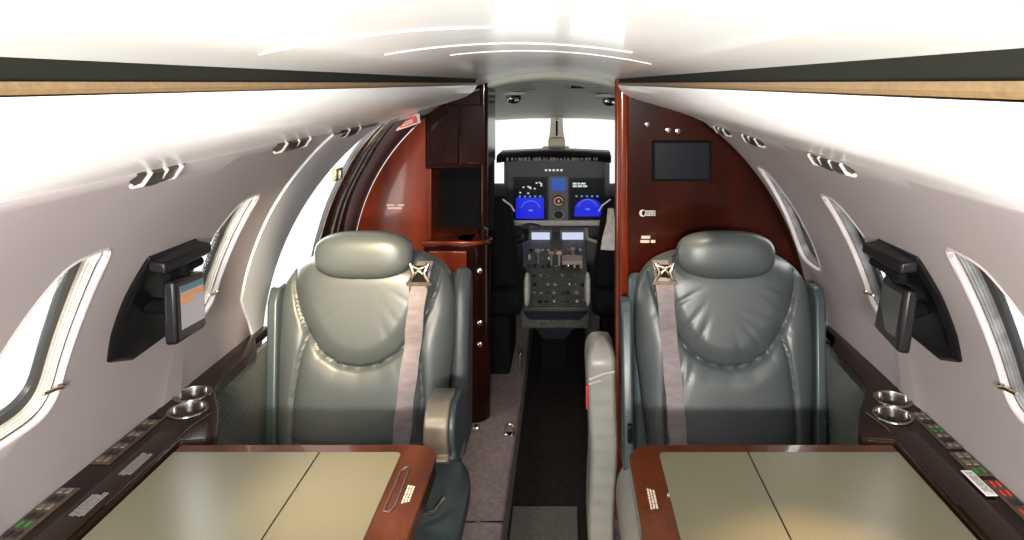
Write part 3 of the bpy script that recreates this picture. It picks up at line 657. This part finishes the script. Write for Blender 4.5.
# windshield: frame, centre post and two panes
wf = thing('window_%d' % (wn + 1), (0, CW, .93), None, None, kind='structure')
g = G(); g.box(-.62, .62, CW, CW + .03, 1.163, 1.24); g.box(-.33, .33, CW, CW + .03, .90, .95); g.box(-.62, -.58, CW, CW + .03, .95, 1.165); g.box(.58, .62, CW, CW + .03, .95, 1.165); g.build('windshield_frame', cockliner, wf)
g = G(); g.loft([[(-.001 - w, CW - .02, z), (-.001 + w, CW - .02, z), (-.001 + w, CW + .03, z), (-.001 - w, CW + .03, z)] for w, z in ((.058, .95), (.050, 1.02), (.040, 1.10), (.036, 1.17))], True, True); g.build('centre_post', creamj, wf)
for x0, x1 in ((-.33, -.05), (.05, .33), (-.60, -.33), (.33, .60)):
    g = G(); g.box(x0, x1, CW + .012, CW + .018, .95 if abs(x0 + x1) < .6 else .76, 1.165); g.build('windshield_pane', glassm, wf, smooth=False)
cp = thing('magnetic_compass', (0, 4.2, 1.0), 'beige magnetic compass on the post between the windshield panes', 'compass')
g = G(); g.box(-.050, .050, 4.19, 4.275, .995, 1.05); g.build('compass_case', mat('beige_case', (.50, .45, .32), .5), cp, bevel=.012)
g = G(); g.box(-.085, .075, 4.175, 4.28, .968, .995); g.build('compass_shelf', mat('beige_shelf', (.38, .36, .30), .5), cp, bevel=.004)
g = G(); g.box(-.006, .006, 4.24, 4.27, 1.06, 1.15); g.build('dark_slot', blackm, cp); g = G(); g.ellip((0, 4.25, 1.155), (.012, .012, .012)); g.build('knob', chrome, cp)
# ceiling fittings in the cockpit
def zceil(x, y):
    f = (y - 2.6) / (CW - 2.6); return 1.405 - .235 * f ** 1.5 - (.24 - .20 * f) * (abs(x) / .62) ** 2
for i, (px, y) in enumerate(((-.19, 3.2), (.245, 3.2))):
    z = zceil(px, y)
    t = thing('air_vent', (px, y, z), 'round cockpit ceiling air outlet at the %s' % ('left' if i == 0 else 'right'), 'vent', 'round cockpit ceiling outlets')
    g = G(); g.lathe([(.060, .004), (.058, -.008), (.040, -.016), (.001, -.016)], (px, y, z - .004), 'z', 24); g.build('bezel', cockliner, t)
    g = G(); g.ellip((px + .008, y - .03, z - .03), (.034, .024, .024)); g.build('nozzle', blackp, t)
    g = G(); g.ellip((px - .008, y - .052, z - .030), (.012, .008, .012)); g.ellip((px + .022, y - .050, z - .036), (.010, .008, .010)); g.build('chrome_screw', chrome, t)
for i, (px, y, w) in enumerate(((-.125, 2.92, .035), (-.115, 3.10, .035), (.18, 2.90, .035))):
    z = zceil(px, y) - .004
    g = G(); g.box(px - w, px + w, y - .02, y + .02, z - .006, z + .006); o = g.build('ceiling_slot', greyp, bevel=.004); tag(o, ['forward slot of the dim ceiling slots, on the left near the cockpit entry', 'second dim ceiling slot on the left, closer to the windshield', 'dim ceiling slot on the right near the cockpit entry'][i], 'vent')
z = zceil(.10, 3.05); t = thing('ceiling_speaker', (.10, 3.05, z), 'small dark square speaker in the cockpit ceiling right of centre', 'speaker')
g = G(); g.box(.06, .14, 3.02, 3.10, z - .012, z + .006); g.build('bezel', greyp, t, bevel=.006); g = G(); g.box(.075, .125, 3.015, 3.021, z - .010, z - .001); g.build('grille', blackm, t)

# ---------------------------------------------------------------- instrument panel
PY = 4.0
ip = thing('instrument_panel', (0, PY, .45), 'dark instrument panel with blue lit displays below the windshield', 'instrument panel')
pp = [(-.285, .50), (.27, .50), (.27, .90), (.30, .955), (.31, .985), (.0, 1.0), (-.32, .985), (-.31, .955), (-.285, .90)]
g = G(); g.prism([(x, PY, z) for x, z in pp], (0, .12, 0)); body = g.build('panel_face', panelm, ip, bevel=.004)
g = G(); r_ = []
for i in range(21):
    x = -.335 + .645 * i / 20; u = (i - 10) / 10; zt = .992 - .020 * u * u; r_.append([(x, PY - .06, zt - .042), (x, PY - .07, zt - .012), (x, PY - .03, zt), (x, PY + .16, zt - .004), (x, PY + .16, zt - .05)])
g.loft(r_, True, True); gs = g.build('glareshield', blackm, ip, angle=30)
g = G()
for i in range(26):
    x = -.27 + .5 * i / 25 + random.uniform(-.005, .005); w = random.uniform(.003, .009); h = random.uniform(.004, .012)
    g.box(x - w, x + w, PY - .072, PY - .066, .955 - h, .955 + h * .6)
g.build('annunciator_lights', mat('dim_annunciators', (.16, .15, .13), .5), gs)
fy = PY - .004
def Q(x0, x1, z0, z1, d=0, th=.003): g = G(); g.box(x0, x1, fy - d - th, fy - d, z0, z1); return g
# left and right large displays
for (x0, x1, z0, z1) in ((-.240, -.058, .595, .835), (.082, .268, .605, .830)):
    bz = Q(x0 - .008, x1 + .008, z0 - .008, z1 + .008, 0, .008).build('display_bezel', blackp, body, bevel=.003)
    d = Q(x0, x1, z0, z1, .008, .001).build('display', screenoff, bz, smooth=False)
    W = x1 - x0; H = z1 - z0; g = G()
    if x0 < 0:
        g.box(x0 + .01, x1 - .012, fy - .0105, fy - .009, z0 + .012, z0 + H * .55)
    else:
        n = 20; pts = [(x0 + .02, z0 + .015), (x1 - .01, z0 + .015)] + [(x0 + W * .55 + W * .42 * math.cos(math.pi * i / n), z0 + H * .26 + H * .26 * math.sin(math.pi * i / n)) for i in range(n + 1)]
        g.prism([(x, fy - .009, z) for x, z in pts], (0, -.0015, 0))
    # these sit on the display as one lit picture
    g.build('blue_picture', scr_blue, bz, smooth=False)
    g = G(); cx, cz, rad = x0 + W * .52, z0 + H * .25, W * .30
    g.tube([(cx + rad * math.cos(math.radians(q)), fy - .0115, cz + rad * math.sin(math.radians(q))) for q in range(15, 166, 15)], .0016, 5)
    for q in range(5): g.box(x0 + W * (.15 + .16 * q), x0 + W * (.21 + .16 * q), fy - .0115, fy - .009, z0 + H * .56, z0 + H * .60)
    g.box(cx - .012, cx + .012, fy - .0115, fy - .0105, cz - .004, cz + .004)
    g.build('pale_scale', em('dim_pale_scale', (.15, .3, .9), .8), bz, smooth=False)
    g = G()
    if x0 < 0:
        for q in range(12): xx = x0 + W * random.uniform(.08, .9); zz = z0 + H * random.uniform(.63, .92); g.box(xx - .005, xx + .005, fy - .011, fy - .009, zz - .003, zz + .005)
    else:
        bars(g, (x0 + .01, fy - .009, z1 - .045), (1, 0, 0), (0, 0, 1), .085, .030, 2, 4, .0015)
    g.build('white_characters', scr_mark, bz, smooth=False)
# centre stack
c0, c1 = -.028, .055
bz = Q(c0 - .016, c1 + .014, .575, .85, 0, .006).build('centre_stack', mat('grey_bezel', (.10, .105, .11), .5), body, bevel=.003)
Q(c0, c1, .765, .838, .006, .002).build('blue_display', scr_blue2, bz, smooth=False)
g = G(); g.lathe([(.001, -.012), (.030, -.012), (.033, -.006)], (.013, fy, .708), 'y', 24); g.build('round_gauge', blackp, bz)
g = G(); g.tube([(.013 + .024 * math.cos(math.radians(q)), fy - .014, .708 + .022 * math.sin(math.radians(q))) for q in range(0, 331, 30)], .004, 6); g.box(.008, .02, fy - .016, fy - .013, .700, .715); g.build('red_ring', mat('pinkish_ring', (.55, .28, .26), .5, emis=(.6, .25, .22), es=.4), bz)
g = G(); g.lathe([(.001, -.010), (.028, -.010), (.030, -.006)], (.013, fy, .632), 'y', 24); g.build('round_gauge', blackp, bz)
g = G(); g.tube([(.013 + .030 * math.cos(math.radians(q)), fy - .010, .630 + .026 * math.sin(math.radians(q))) for q in range(0, 361, 30)], .0035, 6); g.build('gauge_rim', leath_l, bz)
g = G()
for i in range(5): g.box(-.065 + i * .022, -.052 + i * .022, fy - .003, fy, .877, .888)
g.build('white_lamps', scr_mark, body, smooth=False)
# lower pale lip of the panel
g = G(); g.box(-.285, .27, PY - .03, PY, .568, .598); g.build('lower_lip', sheep, ip, bevel=.008)
g = G(); g.ellip((-.145, PY - .05, .560), (.070, .018, .030)); g.build('panel_hood', panelm, ip)

# ---------------------------------------------------------------- centre pedestal
pd = thing('control_pedestal', (0, 3.6, 0), 'grey cockpit centre pedestal crowded with levers, knobs and two pale screens', 'pedestal')
g = G(); g.add([(-.195, 3.92, .20), (.155, 3.92, .20), (.155, 3.92, .54), (-.195, 3.92, .54), (-.155, 3.25, .24), (.165, 3.25, .24), (.165, 3.25, .335), (-.155, 3.25, .335), (-.17, 3.70, .46), (.16, 3.70, .46), (-.17, 3.70, .2), (.16, 3.70, .2)],
               [(3, 2, 9, 8), (8, 9, 6, 7), (4, 5, 6, 7), (0, 3, 8, 10), (10, 8, 7, 4), (1, 11, 9, 2), (11, 5, 6, 9), (0, 1, 2, 3), (0, 10, 11, 1), (10, 4, 5, 11)])
pb = g.build('pedestal_body', pedm, pd, bevel=.006)
g = G(); g.hexa([(-.155, 3.24, .33), (.165, 3.24, .33), (.05, 3.27, .18), (-.05, 3.27, .18)], [(-.155, 3.5, .33), (.165, 3.5, .33), (.05, 3.5, .18), (-.05, 3.5, .18)]); g.build('front_cover', panelm, pd, bevel=.006)
g = G(); g.hexa([(-.06, 3.28, .185), (.06, 3.28, .185), (.06, 3.28, 0), (-.06, 3.28, 0)], [(-.06, 3.6, .185), (.06, 3.6, .185), (.06, 3.6, 0), (-.06, 3.6, 0)]); g.build('stem', blackm, pd)
for x0, x1 in ((-.148, -.02), (.02, .165)):
    g = G(); g.box(x0, x1, 3.86, 3.93, .470, .570); b1 = g.build('screen_unit', greyp, pd, bevel=.004)
    g = G(); g.box(x0 + .014, x1 - .014, 3.857, 3.861, .500, .556); g.build('display', scr_white, b1, smooth=False)
def zped(y): return interp(y, [3.25, 3.70, 3.92], [.335, .46, .54])
cols = [leath_l, blackp, pinkm, blackp, greyp, chrome, blackp, mat('orange_knob', (.45, .10, .03), .5)]
k = 0
for j, y in enumerate((3.76, 3.68, 3.60, 3.52, 3.44, 3.37, 3.30)):
    for i in range(9):
        x = -.135 + .27 * i / 8 + random.uniform(-.005, .005)
        if random.random() < .18: continue
        z = zped(y); r = random.uniform(.005, .011); h = random.uniform(.008, .02) * (1.3 if j in (1, 2) else .6)
        g = G(); g.lathe([(r, -.006), (r, h * .7), (r * .7, h), (.001, h)], (x, y, z), n=10)
        cc = cols[7] if (j == 0 and 3 < i < 7) else random.choice(cols[:7]); g.build('control_knob', cc, pb)
for x, y in ((-.02, 3.62), (.02, 3.62), (.09, 3.66), (-.09, 3.64)):
    g = G(); z = zped(y); g.tube([(x, y, z), (x, y - .02, z + .06)], .005, 8); g.ellip((x, y - .022, z + .068), (.016, .012, .012)); g.build('lever', leath_l if x != .02 else pinkm, pb)
g = G(); g.box(.035, .14, 3.56, 3.68, .455, .475); g.build('chart_card', mat('tan_card', (.42, .33, .27), .6), pb, bevel=.003)

# ---------------------------------------------------------------- pilot seats, yokes
def pilot(s, label):
    t = thing('pilot_seat', (s * .34, 3.2, .13), label, 'seat', 'black pilot seats')
    X0 = .135 if s < 0 else .165
    xs = sorted((s * X0, s * .56))
    g = G(); g.hexa([(xs[0], 2.98, .50), (xs[1], 2.98, .50), (xs[1] - (.0 if s > 0 else .05), 2.93, .90), (xs[0] + (.05 if s > 0 else 0), 2.93, .90)], [(xs[0], 3.10, .50), (xs[1], 3.10, .50), (xs[1] - (.0 if s > 0 else .05), 3.04, .90), (xs[0] + (.05 if s > 0 else 0), 3.04, .90)]); bk_ = g.build('backrest', blackm, t, bevel=.03, seg=4)
    g = G(); g.ellip((s * .42, 3.0, .97), (.10, .05, .07), (3, 3, 3)); g.build('headrest', blackm, t)
    g = G(); g.box(xs[0], xs[1], 2.98, 3.40, .38, .50); g.build('seat_cushion', blackm, t, bevel=.03)
    g = G(); g.box(xs[0] + .05, xs[1] - .05, 3.0, 3.35, .13, .38); g.build('seat_base', blackm, t, bevel=.01)
    g = G(); x = s * (X0 - .012); g.ellip((x, 3.19, .44), (.015, .06, .075), (3, 2.4, 2.4)); g.build('side_pad', sheep, t)
    g = G(); g.tube([(s * (X0 + .075), 2.92, .895), (s * (X0 + .04), 2.915, .870), (s * (X0 + .025), 2.915, .845)], .0035, 8); g.build('grab_handle', sheep, t)
    g = G(); g.box(s * .14 - .006, s * .14 + .006, 2.95, 2.965, .15, .24); g.build('floor_rail', chrome, t, bevel=.002)
    return t
pilot(-1, 'black pilot seat left of the centre pedestal seen from behind')
pilot(1, 'black pilot seat right of the centre pedestal with a pale cover beside it')
# pale cloth hanging on the right seat
g = G(); g.loft([[(.24 + dx, 2.90 + dy, z) for dx, dy in ((-w, 0), (0, -.014), (w, 0), (w, .012), (-w, .012))] for w, z, in ((.012, .86), (.018, .80), (.034, .74), (.042, .69))], True, True)
o = g.build('folded_cloth', sheep, angle=50); tag(o, 'pale pinkish cloth hanging on the back of the right pilot seat', 'cloth')
for s in (-1, 1):
    t = thing('control_yoke', (s * .17, 3.85, .5), 'dark control yoke in front of the %s pilot seat' % ('left' if s < 0 else 'right'), 'yoke', 'cockpit control yokes')
    x = -.245 if s < 0 else .255
    g = G(); g.tube([(x, 3.962, .53), (x, 3.78, .53)], .014, 10); g.build('column', chrome, t)
    g = G(); g.tube([(x - .09, 3.77, .60), (x - .085, 3.77, .54), (x - .03, 3.77, .52), (x + .03, 3.77, .52), (x + .085, 3.77, .54), (x + .09, 3.77, .60)], .011, 10); g.build('wheel', blackp if s < 0 else leath_l, t)

# ---------------------------------------------------------------- small floor things
fm = G(); fm.box(-.118, .090, 1.2, 2.265, .0, .012); o = fm.build('floor_mat', matm, bevel=.003); tag(o, 'flat grey floor mat lying in the aisle at the bottom of the picture', 'mat')
t = thing('tie_down_ring', (-.14, 2.48, .13), 'small white metal ring at the carpet edge left of the aisle', 'ring')
g = G(); g.tube([(-.148 + .015 * math.cos(math.radians(q)), 2.48, .150 + .022 * math.sin(math.radians(q))) for q in range(0, 361, 24)], .0035, 8); g.build('ring', chrome, t); g = G(); g.box(-.165, -.130, 2.475, 2.50, .129, .134); g.build('ring_plate', chrome, t)
g = G(); g.box(-.25, -.125, 1.985, 1.992, .128, .1335); st(g.build('trim_9', chrome))

# ---------------------------------------------------------------- light
w = bpy.data.worlds.new('daylight'); C.world = w; w.use_nodes = True
bg = w.node_tree.nodes['Background']; bg.inputs[0].default_value = (1.0, .985, .95, 1); bg.inputs[1].default_value = 1.3
def area(name, loc, aim, sx, sy, e, col=(1, 1, 1), spread=180):
    l = bpy.data.lights.new(name, 'AREA'); l.shape = 'RECTANGLE'; l.size = sx; l.size_y = sy; l.energy = e; l.color = col; l.spread = math.radians(spread)
    o = bpy.data.objects.new(name, l); COL.objects.link(o); o.location = loc
    o.rotation_euler = (Vector(aim) - Vector(loc)).to_track_quat('-Z', 'Y').to_euler(); return o
# daylight in the cabin windows, just outside each pane; unseen aft ones aimed up to brighten the ceiling
for s, ks in ((-1, KL), (1, KR)):
    for k in ks:
        c = P(s, .95 + .465 * k, 61.5, R0 + .045); a = P(s, .95 + .465 * k, 61.5, 0) if k >= 0 else (-s * .35, .95 + .465 * k, 1.46)
        area('window_daylight', c, a, .16, .26, ((1.5 if s < 0 else .7) if k >= 0 else 3.9), (1, .975, .94), 180 if k >= 0 else 85)
area('door_daylight', P(-1, 2.0, 66, .83), (.3, 2.35, .9), .26, .5, 4, (1, .96, .9))
# dome lamp of the aft cabin behind the viewer
area('aft_dome_lamp', (0, -.55, 1.33), (0, 1.6, .75), .3, .06, 56, (1, .95, .88))
area('aft_fill_light', (0, -1.6, 1.25), (0, 0, .9), .8, .4, 5, (1, .97, .93))  # unseen fill light, added to brighten the cabin from behind
def spot(name, loc, aim, e, deg, col=(1, .86, .66), r=.01):
    l = bpy.data.lights.new(name, 'SPOT'); l.energy = e; l.spot_size = math.radians(deg); l.spot_blend = 1; l.color = col; l.shadow_soft_size = r
    o = bpy.data.objects.new(name, l); COL.objects.link(o); o.location = loc
    o.rotation_euler = (Vector(aim) - Vector(loc)).to_track_quat('-Z', 'Y').to_euler()
spot('left_reading_lamp', (-.41, 1.12, 1.262), (-.52, 1.72, .88), 95, 46, (1, .78, .50))
spot('right_bulkhead_lamp', (.42, 1.60, 1.25), (.20, 2.0, .74), 14, 42, (1, .75, .5))
spot('left_entry_lamp', (-.43, 2.05, 1.255), (-.50, 2.63, .98), 8, 50, (1, .75, .5))
spot('left_table_lamp', (-.42, .86, 1.255), (-.26, 1.12, .74), 34, 46, (1, .78, .52))
spot('right_table_lamp', (.42, .98, 1.255), (.38, .88, .74), 26, 44, (1, .66, .36))

cam = bpy.data.cameras.new('camera'); co = bpy.data.objects.new('camera', cam); COL.objects.link(co)
co.location = (.05, 0, EYE); co.rotation_euler = (math.pi / 2, 0, 0)
cam.sensor_width = 36; cam.lens = 36 * 700 / 1024; cam.shift_x = -53 / 1024; cam.shift_y = -187 / 1024; cam.clip_start = .01
C.camera = co
C.view_settings.view_transform = 'Standard'; C.view_settings.look = 'None'; C.view_settings.gamma = 1; C.view_settings.use_curve_mapping = False
C.view_settings.exposure = 0
C.cycles.max_bounces = 8; C.cycles.transparent_max_bounces = 16; C.cycles.sample_clamp_indirect = 4
